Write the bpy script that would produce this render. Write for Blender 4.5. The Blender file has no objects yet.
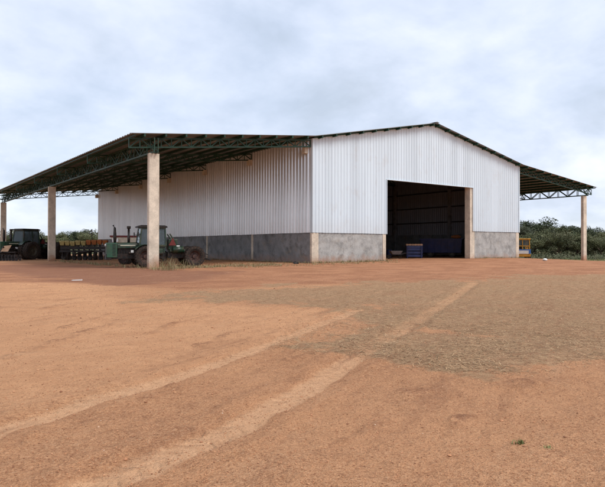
import bpy, math, random
import numpy as np
from mathutils import Vector, Matrix, noise as mnoise
random.seed(7); rng = np.random.default_rng(7)
scn = bpy.context.scene
COL = scn.collection
PI = math.pi

# ------------------------------------------------------------------ dimensions (metres; x along the front, y to the back)
W = 28.3; RU = 14.4                      # hall width, ridge position
LC = 13.83; LT = 15.63                   # canopy column line, canopy roof tip
HE = 10.33; HR = 13.17; HT = 8.77        # eave, ridge, canopy tip
HC = 7.75                                # canopy column top
HPL = 2.5; HPR = 2.98                    # top of plinth left / right of the doorway
B = 9.404; NB = 6; LEN = B*NB
D1, D2, HD = 8.26, 20.54, 7.45           # doorway

# ------------------------------------------------------------------ camera
CAM = Vector((-29.9233, -39.8138, 1.2222))
yaw, pitch, roll, F = 0.6279, 0.0075, 0.0021, 600.62
f = Vector((math.sin(yaw)*math.cos(pitch), math.cos(yaw)*math.cos(pitch), math.sin(pitch)))
r = Vector((math.cos(yaw), -math.sin(yaw), 0)); u = r.cross(f)
R_ = r*math.cos(roll) + u*math.sin(roll); U_ = -r*math.sin(roll) + u*math.cos(roll)
cd = bpy.data.cameras.new('camera'); cam = bpy.data.objects.new('camera', cd); COL.objects.link(cam)
cam.matrix_world = Matrix(((R_.x, U_.x, -f.x, CAM.x), (R_.y, U_.y, -f.y, CAM.y), (R_.z, U_.z, -f.z, CAM.z), (0, 0, 0, 1)))
cd.sensor_fit = 'HORIZONTAL'; cd.sensor_width = 36; cd.lens = F/605*36; cd.clip_end = 6000; cd.clip_start = .05
scn.camera = cam

def at(px, py, d):                       # point of the place at depth d along the viewing axis
    return CAM + f*d + R_*((px-302.5)/F*d) + U_*((243.5-py)/F*d)

# ------------------------------------------------------------------ terrain height
CP = np.array([(0,0,0),(7,0,.05),(14,0,.12),(21,0,.22),(28.3,0,.33),(35,0,-.1),(42.1,0,-.55),(50,0,-.6),(-7,0,-.12),(-13.8,0,-.26),(-20,0,-.28),
  (-13.8,14,-.26),(-13.8,28,-.26),(-13.8,42,-.26),(-13.8,56,-.26),(-30,28,-.3),(-30,56,-.35),(0,14,0),(0,28,0),(0,42,0),(0,56,0),(14,14,.15),(14,28,.15),(28,14,.2),(28,28,.2),(28,56,.1),(14,56,.1),
  (42,14,-.5),(42,28,-.5),(42,56,-.5),(60,20,-.6),(60,60,-.6),
  (-7,-8,-.14),(7,-8,-.02),(21,-8,.06),(35,-8,-.2),(-20,-10,-.27),(-30,-40,-.27),(-20,-28,-.27),(-10,-20,-.22),(0,-20,-.18),(15,-20,-.12),(30,-20,-.25),(50,-20,-.5),(-35,-25,-.3),(-40,0,-.32)], float)
def gz(x, y):
    x = np.asarray(x, float); y = np.asarray(y, float)
    num = np.full(x.shape, -.3*1e-4); den = np.full(x.shape, 1e-4)
    for a, b, h in CP:
        w = np.exp(-((x-a)**2+(y-b)**2)/(2*5.2**2)); num = num+w*h; den = den+w
    return num/den
def gz1(x, y): return float(gz(np.array([x]), np.array([y]))[0])
def ground_at(px, py):                   # where the sight line through a pixel meets the ground
    d = at(px, py, 1.0)-CAM; z = -.25
    for _ in range(6):
        t = (z-CAM.z)/d.z; p = CAM+d*t; z = gz1(p.x, p.y)
    return Vector((p.x, p.y, z))

# ------------------------------------------------------------------ helpers
class MB:
    def __init__(s): s.v = []; s.f = []
    def quad(s, a, b, c, d):
        n = len(s.v); s.v += [tuple(a), tuple(b), tuple(c), tuple(d)]; s.f.append((n, n+1, n+2, n+3))
    def poly(s, pts):
        n = len(s.v); s.v += [tuple(p) for p in pts]; s.f.append(tuple(range(n, n+len(pts))))
    def hexa(s, p):                      # 8 corners, bottom ring then top ring
        n = len(s.v); s.v += [tuple(q) for q in p]
        for q in ((3,2,1,0),(4,5,6,7),(0,1,5,4),(1,2,6,5),(2,3,7,6),(3,0,4,7)): s.f.append(tuple(n+i for i in q))
    def box(s, x0, x1, y0, y1, z0, z1):
        s.hexa([(x0,y0,z0),(x1,y0,z0),(x1,y1,z0),(x0,y1,z0),(x0,y0,z1),(x1,y0,z1),(x1,y1,z1),(x0,y1,z1)])
    def bar(s, a, b, w, h=None, up=(0,0,1)):
        h = h or w; a = Vector(a); b = Vector(b); d = (b-a).normalized(); upv = Vector(up)
        if abs(d.dot(upv)) > .98: upv = Vector((1,0,0)) if abs(d.x) < .9 else Vector((0,1,0))
        sx = d.cross(upv).normalized()*w/2; sz = sx.cross(d).normalized()*h/2
        s.hexa([a-sx-sz, a+sx-sz, b+sx-sz, b-sx-sz, a-sx+sz, a+sx+sz, b+sx+sz, b-sx+sz])
    def tube(s, pts, rad, n=10, cap=True):
        pts = [Vector(p) for p in pts]; rad = rad if isinstance(rad, (list, tuple)) else [rad]*len(pts)
        base = len(s.v)
        for i, p in enumerate(pts):
            d = (pts[min(i+1, len(pts)-1)]-pts[max(i-1, 0)]).normalized()
            a = d.cross(Vector((0,0,1)) if abs(d.z) < .9 else Vector((1,0,0))).normalized(); b = d.cross(a)
            for k in range(n):
                t = 2*PI*k/n; s.v.append(tuple(p+(a*math.cos(t)+b*math.sin(t))*rad[i]))
        for i in range(len(pts)-1):
            for k in range(n):
                k2 = (k+1) % n; s.f.append((base+i*n+k, base+i*n+k2, base+(i+1)*n+k2, base+(i+1)*n+k))
        if cap:
            s.f.append(tuple(base+k for k in range(n))[::-1]); e = base+(len(pts)-1)*n; s.f.append(tuple(e+k for k in range(n)))
    def lathe_y(s, prof, n=32, c=(0,0,0)):   # profile of (radius, y) turned about the y axis
        base = len(s.v); m = len(prof)
        for k in range(n):
            t = 2*PI*k/n
            for rr, yy in prof: s.v.append((c[0]+rr*math.cos(t), c[1]+yy, c[2]+rr*math.sin(t)))
        for k in range(n):
            k2 = (k+1) % n
            for i in range(m-1): s.f.append((base+k*m+i, base+k*m+i+1, base+k2*m+i+1, base+k2*m+i))
    def build(s, name, m, parent=None, bevel=0, smooth=False):
        me = bpy.data.meshes.new(name); me.from_pydata(s.v, [], s.f); me.validate(); me.update()
        me.materials.append(m)
        if smooth: me.shade_smooth()
        o = bpy.data.objects.new(name, me); COL.objects.link(o)
        if parent: o.parent = parent
        if bevel:
            b = o.modifiers.new('bevel', 'BEVEL'); b.width = bevel; b.segments = 2; b.limit_method = 'ANGLE'
        return o

def tag(o, label=None, cat=None, group=None, kind=None):
    if label: o['label'] = label
    if cat: o['category'] = cat
    if group: o['group'] = group
    if kind: o['kind'] = kind
    return o
def thing(name, label, cat, loc=(0,0,0), rz=0, group=None):
    o = bpy.data.objects.new(name, None); COL.objects.link(o); o.location = loc; o.rotation_euler = (0,0,rz)
    o.empty_display_size = .3
    return tag(o, label, cat, group)
def copy_tree(o, parent=None):
    c = o.copy(); COL.objects.link(c)
    if parent: c.parent = parent
    for ch in list(o.children): copy_tree(ch, c)
    return c

# ------------------------------------------------------------------ materials
class NT:
    def __init__(s, name):
        s.m = bpy.data.materials.new(name); s.m.use_nodes = True; s.t = s.m.node_tree; s.n = s.t.nodes; s.bsdf = s.n['Principled BSDF']
        s.tc = s.n.new('ShaderNodeTexCoord'); s.pos = s.tc.outputs['Object']
    def link(s, a, b): s.t.links.new(a, b)
    def setin(s, sock, v):
        if isinstance(v, bpy.types.NodeSocket): s.link(v, sock)
        else: sock.default_value = v
    def noise(s, scale, detail=4, rough=.6, vec=None, dist=0):
        n = s.n.new('ShaderNodeTexNoise'); n.inputs['Scale'].default_value = scale; n.inputs['Detail'].default_value = detail
        n.inputs['Roughness'].default_value = rough; n.inputs['Distortion'].default_value = dist; s.link(vec or s.pos, n.inputs['Vector']); return n.outputs['Fac']
    def math(s, op, a, b=0.0, clamp=False):
        n = s.n.new('ShaderNodeMath'); n.operation = op; n.use_clamp = clamp; s.setin(n.inputs[0], a); s.setin(n.inputs[1], b); return n.outputs[0]
    def ramp(s, fac, stops):
        n = s.n.new('ShaderNodeValToRGB'); e = n.color_ramp.elements
        while len(e) < len(stops): e.new(.5)
        for i, (p, c) in enumerate(stops):
            e[i].position = p; e[i].color = (c, c, c, 1) if isinstance(c, (int, float)) else (*c, 1)
        s.link(fac, n.inputs[0]); return n.outputs[0]
    def mix(s, fac, a, b, mode='MIX'):
        n = s.n.new('ShaderNodeMix'); n.data_type = 'RGBA'; n.blend_type = mode; s.setin(n.inputs[0], fac)
        for i, v in ((6, a), (7, b)):
            if isinstance(v, bpy.types.NodeSocket): s.link(v, n.inputs[i])
            else: n.inputs[i].default_value = (*v, 1) if len(v) == 3 else v
        return n.outputs[2]
    def map(s, scale):
        n = s.n.new('ShaderNodeMapping'); n.inputs['Scale'].default_value = scale; s.link(s.pos, n.inputs['Vector']); return n.outputs[0]
    def sep(s):
        n = s.n.new('ShaderNodeSeparateXYZ'); s.link(s.pos, n.inputs[0]); return n.outputs
    def attr(s, name):
        n = s.n.new('ShaderNodeAttribute'); n.attribute_name = name; return n.outputs['Fac']
    def island(s):
        n = s.n.new('ShaderNodeNewGeometry'); return n.outputs['Random Per Island']
    def bump(s, h, strength, dist):
        n = s.n.new('ShaderNodeBump'); n.inputs['Strength'].default_value = strength; n.inputs['Distance'].default_value = dist; s.link(h, n.inputs['Height'])
        s.link(n.outputs[0], s.bsdf.inputs['Normal'])
    def out(s, color, rough=.6, metal=0.0, spec=.5):
        s.setin(s.bsdf.inputs['Base Color'], color if isinstance(color, bpy.types.NodeSocket) else (*color, 1))
        s.setin(s.bsdf.inputs['Roughness'], rough); s.bsdf.inputs['Metallic'].default_value = metal
        s.bsdf.inputs['Specular IOR Level'].default_value = spec
        return s.m
def mul(c, k): return tuple(min(1, x*k) for x in c)
def plain(name, c, rough=.6, metal=0.0, var=.25, scale=3, spec=.4, dirt=None):
    t = NT(name); n = t.noise(scale, 5)
    col = t.mix(t.ramp(n, [(.3, 0), (.7, 1)]), mul(c, 1-var), mul(c, 1+var))
    if dirt:
        col = t.mix(t.math('MULTIPLY', t.ramp(t.noise(scale*1.7, 6, .7), [(.45, 0), (.75, 1)]), dirt), col, (.22, .11, .065))
    return t.out(col, rough, metal, spec)

def cladding_mat(name, base, rough, metal, dirt=.5):
    t = NT(name); x, y, z = t.sep()
    s = t.math('ADD', x, y); pan = t.math('FLOOR', t.math('DIVIDE', s, .94))
    wn = t.n.new('ShaderNodeTexWhiteNoise'); wn.noise_dimensions = '1D'; t.link(pan, wn.inputs['W'])
    c = t.mix(wn.outputs['Value'], mul(base, .92), mul(base, 1.04))
    st = t.ramp(t.noise(1, 5, .65, t.map((3.5, 3.5, .18))), [(.42, 0), (.72, 1)])
    c = t.mix(t.math('MULTIPLY', st, .22*dirt), c, mul(base, .55))
    sp = t.ramp(t.noise(1.0, 6, .7, t.map((1.2, 1.2, .6))), [(.55, 0), (.8, 1)])
    c = t.mix(t.math('MULTIPLY', sp, .35*dirt), c, (.42, .33, .26))
    dz = t.ramp(t.math('DIVIDE', t.math('SUBTRACT', z, 2.4), 2.0), [(0, 1), (.8, 0)])
    c = t.mix(t.math('MULTIPLY', t.math('MULTIPLY', dz, t.noise(.8, 5)), .35*dirt), c, (.40, .27, .19))
    # horizontal screw rows
    ft = t.math('FRACT', t.math('DIVIDE', z, 1.55)); row = t.math('LESS_THAN', ft, .02)
    c = t.mix(t.math('MULTIPLY', row, .05), c, mul(base, .4))
    t.bump(t.noise(1.3, 3), .25, .03)
    return t.out(c, rough, metal, .4)
M = {}
M['clad'] = cladding_mat('white_corrugated_sheet', (.635, .73, .80), .42, .0, .85)
M['sideclad'] = cladding_mat('weathered_corrugated_sheet', (.78, .80, .82), .30, .5, .8)
M['innerclad'] = cladding_mat('shade_darkened_sheet', (.27, .29, .33), .45, .2, .9)  # cladding darkened in colour so the hall looks dim through the doorway
t = NT('roof_sheet'); n = t.noise(.35, 6, .65)
c = t.mix(t.ramp(n, [(.35, 0), (.7, 1)]), (.165, .17, .165), (.265, .27, .265)); c = t.mix(t.math('MULTIPLY', t.ramp(t.noise(1, 5, .7, t.map((.3, 2, 1))), [(.5, 0), (.7, 1)]), .6), c, (.13, .09, .07))
M['roof'] = t.out(c, .55, .25)
M['steel'] = plain('dark_green_steel', (.009, .042, .023), .5, .0, .35, 2.5, .4)
M['steel2'] = plain('green_steel_rust_patched', (.010, .044, .025), .5, .0, .4, 2.0, .4, .15)  # girder green with rust-brown patches
M['girt'] = plain('grey_girt_steel', (.07, .07, .07), .5, .4, .2)

def concrete(name, c, stain, splash):
    t = NT(name); x, y, z = t.sep()
    a = t.ramp(t.noise(.9, 7, .68), [(.3, 0), (.7, 1)]); col = t.mix(a, mul(c, .62), mul(c, 1.15))
    b = t.ramp(t.noise(1.1, 8, .72), [(.50, 0), (.66, 1)]); col = t.mix(t.math('MULTIPLY', b, stain), col, mul(c, .34))
    w = t.ramp(t.noise(2.3, 8, .74, t.map((1, 1, .8))), [(.50, 0), (.62, 1)]); col = t.mix(t.math('MULTIPLY', w, .3), col, mul(c, 1.3))
    br = t.ramp(t.noise(.8, 6, .7, t.map((1.3, 1.3, 1.9))), [(.53, 0), (.70, 1)]); col = t.mix(t.math('MULTIPLY', br, .5*stain), col, (.30, .235, .165))
    v = t.ramp(t.noise(1, 5, .7, t.map((2.5, 2.5, .12))), [(.5, 0), (.75, 1)]); col = t.mix(t.math('MULTIPLY', v, .4*stain), col, mul(c, .45))
    sp2 = t.noise(11, 7, .82); col = t.mix(t.ramp(sp2, [(.30, .7), (.46, 0)]), col, mul(c, .35)); col = t.mix(t.ramp(sp2, [(.55, 0), (.72, .5)]), col, mul(c, 1.5))
    zz = t.math('ADD', z, t.math('MULTIPLY', t.noise(1.5, 5, .7), -1.5))
    d = t.ramp(t.math('ADD', t.math('DIVIDE', zz, 2.0), .62), [(.15, 1), (.6, 0)]); col = t.mix(t.math('MULTIPLY', d, splash), col, (.36, .17, .09))
    t.bump(t.noise(14, 6, .7), .4, .01)
    return t.out(col, .85, 0, .25)
M['plinth'] = concrete('stained_plinth_render', (.42, .415, .40), .7, .8)
M['sideplinth'] = concrete('stained_plinth_shade_toned', (.25, .255, .26), .8, .5)  # stained concrete with the shade of canopy and hall put into its tone
M['column'] = concrete('cream_concrete', (.66, .57, .46), .2, .9)

M['tgreen'] = plain('tractor_green', (.006, .034, .018), .42, 0, .25, 2, .5, .4)
M['tgreen2'] = plain('tractor_green_faded', (.022, .085, .048), .5, 0, .2, 2, .5, .25)
M['tdark'] = plain('dark_machine_iron', (.014, .014, .014), .55, .2, .3, 4, .4, .3)
M['rubber'] = plain('tyre_rubber', (.020, .019, .018), .85, 0, .3, 6, .2, .45)
M['rim'] = plain('rusty_red_rim', (.035, .016, .014), .6, 0, .3, 4, .4, .5)
M['rim2'] = plain('dark_rim', (.05, .045, .03), .6, 0, .3, 4, .4, .4)
M['yellow'] = plain('faded_yellow_paint', (.42, .34, .13), .6, 0, .3, 3, .4, .5)
M['orange'] = plain('orange_plastic', (.38, .12, .03), .6, 0, .3, 3, .4, .5)
M['pale'] = plain('pale_stripe_paint', (.60, .58, .45), .5, 0, .15, 5)
M['white'] = plain('white_plastic', (.75, .75, .73), .5, 0, .1, 4, .4, .1)
M['red'] = plain('dull_red_paint', (.13, .014, .013), .5, 0, .2, 3, .4, .2)
M['cream'] = plain('cream_paint', (.62, .56, .44), .6, 0, .15, 3, .4, .25)
M['tan'] = plain('tan_panel', (.42, .26, .16), .8, 0, .25, 3, .3, .3)
M['blue'] = plain('dark_blue_paint', (.009, .016, .075), .5, 0, .3, 1.5, .4, .15)
M['blue2'] = plain('blue_crate_plastic', (.016, .032, .11), .55, 0, .3, 2, .4, .2)
M['ylw'] = plain('school_yellow_paint', (.60, .30, .03), .5, 0, .2, 2, .4, .25)
M['signblue'] = plain('blue_sign_paint', (.05, .16, .45), .5, 0, .1, 3)
M['chrome'] = plain('lamp_glass', (.7, .7, .68), .15, 0, .05)
M['grey'] = plain('grey_metal', (.17, .17, .18), .5, .4, .2, 3, .4, .2)
def glass(name, c, alpha=.0):
    t = NT(name); t.bsdf.inputs['Transmission Weight'].default_value = .75; t.bsdf.inputs['IOR'].default_value = 1.15
    return t.out(t.mix(t.noise(3, 4), mul(c, .8), c), .08, 0, .9)
M['glass'] = glass('dusty_cab_glass', (.30, .36, .39))
M['bark'] = plain('bark', (.10, .075, .055), .9, 0, .3, 5, .2)
def leafmat(name, a, b, dry):
    t = NT(name); i = t.island(); c = t.mix(i, a, b)
    c = t.mix(t.math('MULTIPLY', t.ramp(t.noise(.5, 3), [(.45, 0), (.7, 1)]), .6), c, dry)
    m = t.out(c, .65, 0, .2); return m
M['leafA'] = leafmat('dark_leaves', (0.036, 0.053, 0.027), (0.076, 0.096, 0.046), (0.104, 0.104, 0.056))
M['leafD'] = leafmat('grey_green_leaves', (0.068, 0.080, 0.052), (0.120, 0.132, 0.080), (0.144, 0.140, 0.096))
M['leafB'] = leafmat('olive_leaves', (.085, .105, .050), (.165, .17, .085), (.20, .18, .095))
M['leafC'] = leafmat('dry_scrub_leaves', (0.072, 0.089, 0.047), (0.136, 0.145, 0.076), (0.178, 0.153, 0.093))

# ------------------------------------------------------------------ ground: one polar sheet centred under the camera
ang = [yaw+math.radians(a) for a in np.concatenate([np.arange(-36, 36.01, .16), np.arange(40, 320.1, 4.0)])]
rad = [1.2]
while rad[-1] < 140: rad.append(rad[-1]*1.0125)
while rad[-1] < 3500: rad.append(rad[-1]*1.12)
A, Rr = np.meshgrid(np.array(ang), np.array(rad))
GX = (CAM.x+Rr*np.sin(A)).ravel(); GY = (CAM.y+Rr*np.cos(A)).ravel()
GZ = gz(GX, GY)
na, nr = len(ang), len(rad)
def px_line(pts): return np.array([ground_at(*p)[:2] for p in pts])
def dist_poly(line, X, Y):
    d = np.full(X.shape, 1e9)
    for (ax, ay), (bx, by) in zip(line[:-1], line[1:]):
        vx, vy = bx-ax, by-ay; t = np.clip(((X-ax)*vx+(Y-ay)*vy)/(vx*vx+vy*vy), 0, 1)
        d = np.minimum(d, np.hypot(X-ax-t*vx, Y-ay-t*vy))
    return d
def inside(poly, X, Y):
    c = np.zeros(X.shape, bool); n = len(poly); j = n-1
    for i in range(n):
        xi, yi = poly[i]; xj, yj = poly[j]
        c ^= ((yi > Y) != (yj > Y)) & (X < (xj-xi)*(Y-yi)/(yj-yi+1e-12)+xi); j = i
    return c
def area(poly, X, Y, soft):
    cl = np.vstack([poly, poly[:1]]); d = dist_poly(cl, X, Y)
    return np.clip(.5+np.where(inside(poly, X, Y), d, -d)/(2*soft), 0, 1)
nz = np.array([mnoise.fractal(Vector((x*.45, y*.45, 0)), .8, 2.0, 4) for x, y in zip(GX, GY)])
nz2 = np.array([mnoise.fractal(Vector((x*2.2, y*2.2, 5)), .9, 2.0, 3) for x, y in zip(GX, GY)])
trackA = px_line([(-60, 452), (0, 430), (80, 404), (180, 376), (250, 350), (310, 328), (357, 310)])
trackB = px_line([(60, 500), (110, 478), (180, 448), (240, 424), (300, 390), (345, 362), (375, 344), (420, 318), (455, 296), (474, 283)])
trackC = px_line([(400, 440), (500, 398), (560, 378), (620, 362), (720, 345)])
trackE = px_line([(150, 500), (260, 450), (340, 410), (400, 372)])
trackD = px_line([(340, 276), (390, 268), (430, 268), (466, 266)])
straw_p = px_line([(150, 300), (190, 291), (330, 284), (470, 280), (520, 276), (700, 272), (900, 300), (760, 345), (605, 353), (520, 359), (430, 364), (372, 357), (290, 347), (322, 326), (366, 308), (300, 303)])
light_p = px_line([(-250, 300), (-60, 284), (60, 281), (140, 300), (260, 306), (350, 310), (300, 336), (220, 362), (100, 398), (-60, 430), (-300, 420)])
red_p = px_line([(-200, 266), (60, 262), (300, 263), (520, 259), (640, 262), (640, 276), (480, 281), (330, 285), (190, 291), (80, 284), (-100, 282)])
def along(line, X, Y):
    best = np.full(X.shape, 1e9); out = np.zeros(X.shape); acc = 0.0
    for (ax, ay), (bx, by) in zip(line[:-1], line[1:]):
        vx, vy = bx-ax, by-ay; L = math.hypot(vx, vy); t_ = np.clip(((X-ax)*vx+(Y-ay)*vy)/(L*L), 0, 1); dd = np.hypot(X-ax-t_*vx, Y-ay-t_*vy); m_ = dd < best
        best = np.where(m_, dd, best); out = np.where(m_, acc+t_*L+dd*.8, out); acc += L
    return out
m_along = np.where(dist_poly(trackA, GX, GY) < dist_poly(trackB, GX, GY), along(trackA, GX, GY), along(trackB, GX, GY))
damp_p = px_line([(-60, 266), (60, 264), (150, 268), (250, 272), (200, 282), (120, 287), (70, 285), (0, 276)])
gX, gY = GX+nz*.7, GY+nz*.7
m_track = np.zeros_like(GX)
for ln, hw, k in ((trackA, .16, 1), (trackB, .20, 1), (trackD, .4, .3), (trackC, .8, .3), (trackE, .3, .25)):
    m_track = np.maximum(m_track, k*np.clip(2.0*(1.15-dist_poly(ln, GX+nz2*.03, GY-nz2*.03)/hw), 0, 1))
m_straw = area(straw_p, GX+nz*2.6+nz2*.7, GY+nz*2.6-nz2*.7, 1.5)
m_light = area(light_p, gX, gY, 1.0)
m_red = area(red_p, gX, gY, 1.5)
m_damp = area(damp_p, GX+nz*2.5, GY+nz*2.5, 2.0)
m_scr = np.zeros_like(GX)
for pts, hw in (([(0, 360), (55, 343), (90, 331), (124, 320)], .12), ([(150, 334), (178, 323)], .10), ([(196, 347), (236, 331)], .10), ([(60, 330), (110, 314)], .09), ([(255, 372), (300, 357)], .09), ([(150, 398), (176, 390)], .12), ([(408, 399), (424, 394), (442, 391)], .22), ([(20, 312), (70, 304)], .12), ([(455, 424), (500, 410)], .07), ([(520, 385), (560, 379)], .2), ([(340, 440), (390, 420)], .06)):
    m_scr = np.maximum(m_scr, np.clip(1.4-dist_poly(px_line(pts), GX+nz*.15+nz2*.06, GY+nz*.15-nz2*.06)/hw, 0, 1)*np.clip(.55+nz2*.9, 0, 1))
m_green = np.clip((GX-44)/5, 0, 1)*np.clip((GY+9-(GX-44)*.25)/6, 0, 1)
m_green = np.maximum(m_green, np.clip((GY-75)/15, 0, 1)); m_green = np.maximum(m_green, np.clip((-22-GX)/8, 0, 1)*np.clip((GY-30+GX*.0)/15, 0, 1))
m_green = np.maximum(m_green, np.clip((GX-30)/3, 0, 1)*np.clip((GY-24)/8, 0, 1))
fade = np.clip(1-Rr.ravel()/160, 0, 1)
GZ = GZ+fade*(nz*.035+nz2*.011)-m_track*.035*(1-m_straw*.5)+m_scr*.03+np.where(Rr.ravel() > 160, nz*.0, 0)
tmp = dist_poly(trackB, GX, GY); GZ = GZ+(.022+nz2*.02)*np.exp(-((tmp-.38)/.11)**2); tmp = dist_poly(trackA, GX, GY); GZ = GZ+(.018+nz2*.02)*np.exp(-((tmp-.33)/.10)**2)
verts = np.column_stack([GX, GY, GZ]).tolist()
faces = []
for i in range(nr-1):
    for k in range(na):
        k2 = (k+1) % na; a = i*na; faces.append((a+k, a+na+k, a+na+k2, a+k2))
verts.append((CAM.x, CAM.y, -.27)); ci = len(verts)-1
for k in range(na): faces.append((ci, k, (k+1) % na))
me = bpy.data.meshes.new('ground'); me.from_pydata(verts, [], faces); me.update(); me.shade_smooth()
for nm, arr in (('track', m_track), ('straw', m_straw), ('pale', m_light), ('red', m_red), ('green', m_green), ('damp', m_damp), ('scrape', m_scr), ('along', m_along)):
    at_ = me.attributes.new(nm, 'FLOAT', 'POINT'); at_.data.foreach_set('value', np.append(arr, 0).astype(np.float32))
ground = bpy.data.objects.new('ground', me); COL.objects.link(ground); tag(ground, 'bare red dirt yard with pale wheel tracks', kind='structure')

q_ = trackA[4]-trackA[1]; TRACK_ANG = math.atan2(q_[1], q_[0])
t = NT('red_dirt')
tread = t.math('MULTIPLY', t.math('MULTIPLY', t.ramp(t.math('FRACT', t.math('DIVIDE', t.attr('along'), .19)), [(.35, 0), (.5, 1), (.85, 1), (1, 0)]), t.ramp(t.attr('track'), [(.45, 0), (.8, 1)])), t.ramp(t.noise(.9, 5, .7), [(.42, 0), (.6, 1)]))
big = t.ramp(t.noise(.22, 6, .6), [(.35, 0), (.65, 1)]); mid = t.ramp(t.noise(1.3, 6, .65, dist=.4), [(.35, 0), (.68, 1)])
fine = t.noise(9, 6, .75); grit = t.noise(38, 4, .8)
col = t.mix(big, (.66, .330, .164), (.75, .392, .205)); col = t.mix(t.math('MULTIPLY', mid, .5), col, (.58, .274, .136))
pale = t.mix(mid, (.80, .425, .222), (.70, .355, .180))
edge = t.math('ADD', t.attr('pale'), t.math('MULTIPLY', t.math('SUBTRACT', t.noise(.9, 6, .7), .5), .9), True)
col = t.mix(t.math('MULTIPLY', t.ramp(edge, [(.25, 0), (.8, 1)]), .85), col, pale)
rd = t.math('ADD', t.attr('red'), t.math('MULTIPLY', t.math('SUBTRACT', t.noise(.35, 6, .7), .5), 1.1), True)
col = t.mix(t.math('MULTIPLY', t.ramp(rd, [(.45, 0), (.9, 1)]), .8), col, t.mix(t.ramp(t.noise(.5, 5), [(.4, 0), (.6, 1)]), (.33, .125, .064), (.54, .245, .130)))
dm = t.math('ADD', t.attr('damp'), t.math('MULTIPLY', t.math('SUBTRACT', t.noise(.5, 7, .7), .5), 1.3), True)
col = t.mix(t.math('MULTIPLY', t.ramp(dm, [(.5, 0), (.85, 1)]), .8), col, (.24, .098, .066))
sg = t.math('ADD', t.attr('straw'), t.math('MULTIPLY', t.math('ADD', t.math('SUBTRACT', t.noise(1.8, 7, .75), .5), t.math('MULTIPLY', t.math('SUBTRACT', t.noise(.33, 5, .6), .5), 1.1)), 1.3), True)
strawc = t.mix(t.ramp(t.noise(7, 6, .8), [(.35, 0), (.65, 1)]), (.27, .165, .088), (.66, .43, .24)); strawc = t.mix(t.math('MULTIPLY', t.ramp(t.noise(.6, 5), [(.45, 0), (.65, 1)]), .5), strawc, (.48, .27, .145))
col = t.mix(t.math('MULTIPLY', t.ramp(sg, [(.4, 0), (.62, 1)]), t.math('SUBTRACT', 1.0, t.math('MULTIPLY', t.attr('track'), .35))), col, strawc)
tk = t.math('ADD', t.attr('track'), t.math('MULTIPLY', t.math('SUBTRACT', t.noise(5, 6, .75), .5), .7))
trf = t.math('MULTIPLY', t.ramp(tk, [(.35, 0), (.95, 1)]), t.math('SUBTRACT', .85, t.math('MULTIPLY', t.attr('straw'), .55)))
col = t.mix(trf, col, t.mix(fine, (.82, .45, .245), (.90, .54, .31)))
col = t.mix(t.math('MULTIPLY', tread, .28), col, (.50, .25, .125))
col = t.mix(t.math('MULTIPLY', t.attr('scrape'), t.ramp(t.noise(7, 5, .8), [(.42, 0), (.55, .75)])), col, (.24, .10, .055))
gs = t.math('ADD', t.attr('green'), t.math('MULTIPLY', t.math('SUBTRACT', t.noise(.8, 6, .7), .5), 1.0), True)
col = t.mix(t.ramp(gs, [(.4, 0), (.7, 1)]), col, t.mix(t.ramp(t.noise(2.2, 6, .7), [(.35, 0), (.65, 1)]), (.085, .12, .045), (.21, .20, .10)))
rough_ = t.math('SUBTRACT', 1.0, t.math('MULTIPLY', t.math('MAXIMUM', t.attr('pale'), t.attr('track')), .55))
grit2 = t.noise(75, 3, .8); patch = t.ramp(t.noise(.7, 4, .6), [(.35, .65), (.65, 1)])
rough_ = t.math('MULTIPLY', rough_, patch)
mp = t.n.new('ShaderNodeMapping'); mp.vector_type = 'TEXTURE'; mp.inputs['Rotation'].default_value = (0, 0, TRACK_ANG); mp.inputs['Scale'].default_value = (3.2, .55, 1); t.link(t.pos, mp.inputs['Vector'])
streak = t.noise(1.5, 6, .68, mp.outputs[0], .25)
col = t.mix(t.math('MULTIPLY', t.ramp(streak, [(.30, .55), (.45, 0)]), patch), col, (.30, .132, .070))  # dark streaks put the weak shading of scraped ridges into the soil colour
col = t.mix(t.math('MULTIPLY', t.ramp(streak, [(.56, 0), (.72, .5)]), patch), col, (.74, .43, .245))
clod = t.noise(4.2, 6, .72, dist=.5)
col = t.mix(t.math('MULTIPLY', t.ramp(clod, [(.30, .6), (.44, 0)]), rough_), col, (.27, .12, .066))  # dark clumps colour in shade that the low bumps barely give
col = t.mix(t.math('MULTIPLY', t.ramp(fine, [(.34, .6), (.52, 0)]), rough_), col, (.33, .148, .074))
col = t.mix(t.math('MULTIPLY', t.ramp(grit, [(.34, 1), (.49, 0)]), rough_), col, (.31, .140, .072)); col = t.mix(t.math('MULTIPLY', t.ramp(grit, [(.53, 0), (.66, .65)]), rough_), col, (.80, .50, .30))
col = t.mix(t.math('MULTIPLY', t.ramp(grit2, [(.34, 1), (.49, 0)]), rough_), col, (.33, .15, .078)); col = t.mix(t.math('MULTIPLY', t.ramp(grit2, [(.57, 0), (.72, .5)]), rough_), col, (.82, .53, .33))
h = t.math('ADD', t.math('ADD', t.math('SUBTRACT', fine, t.math('MULTIPLY', tread, .5)), t.math('MULTIPLY', clod, 1.6)), t.math('MULTIPLY', grit, .6)); t.bump(h, 1.0, .06)
me.materials.append(t.out(col, .95, 0, .12))

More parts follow.
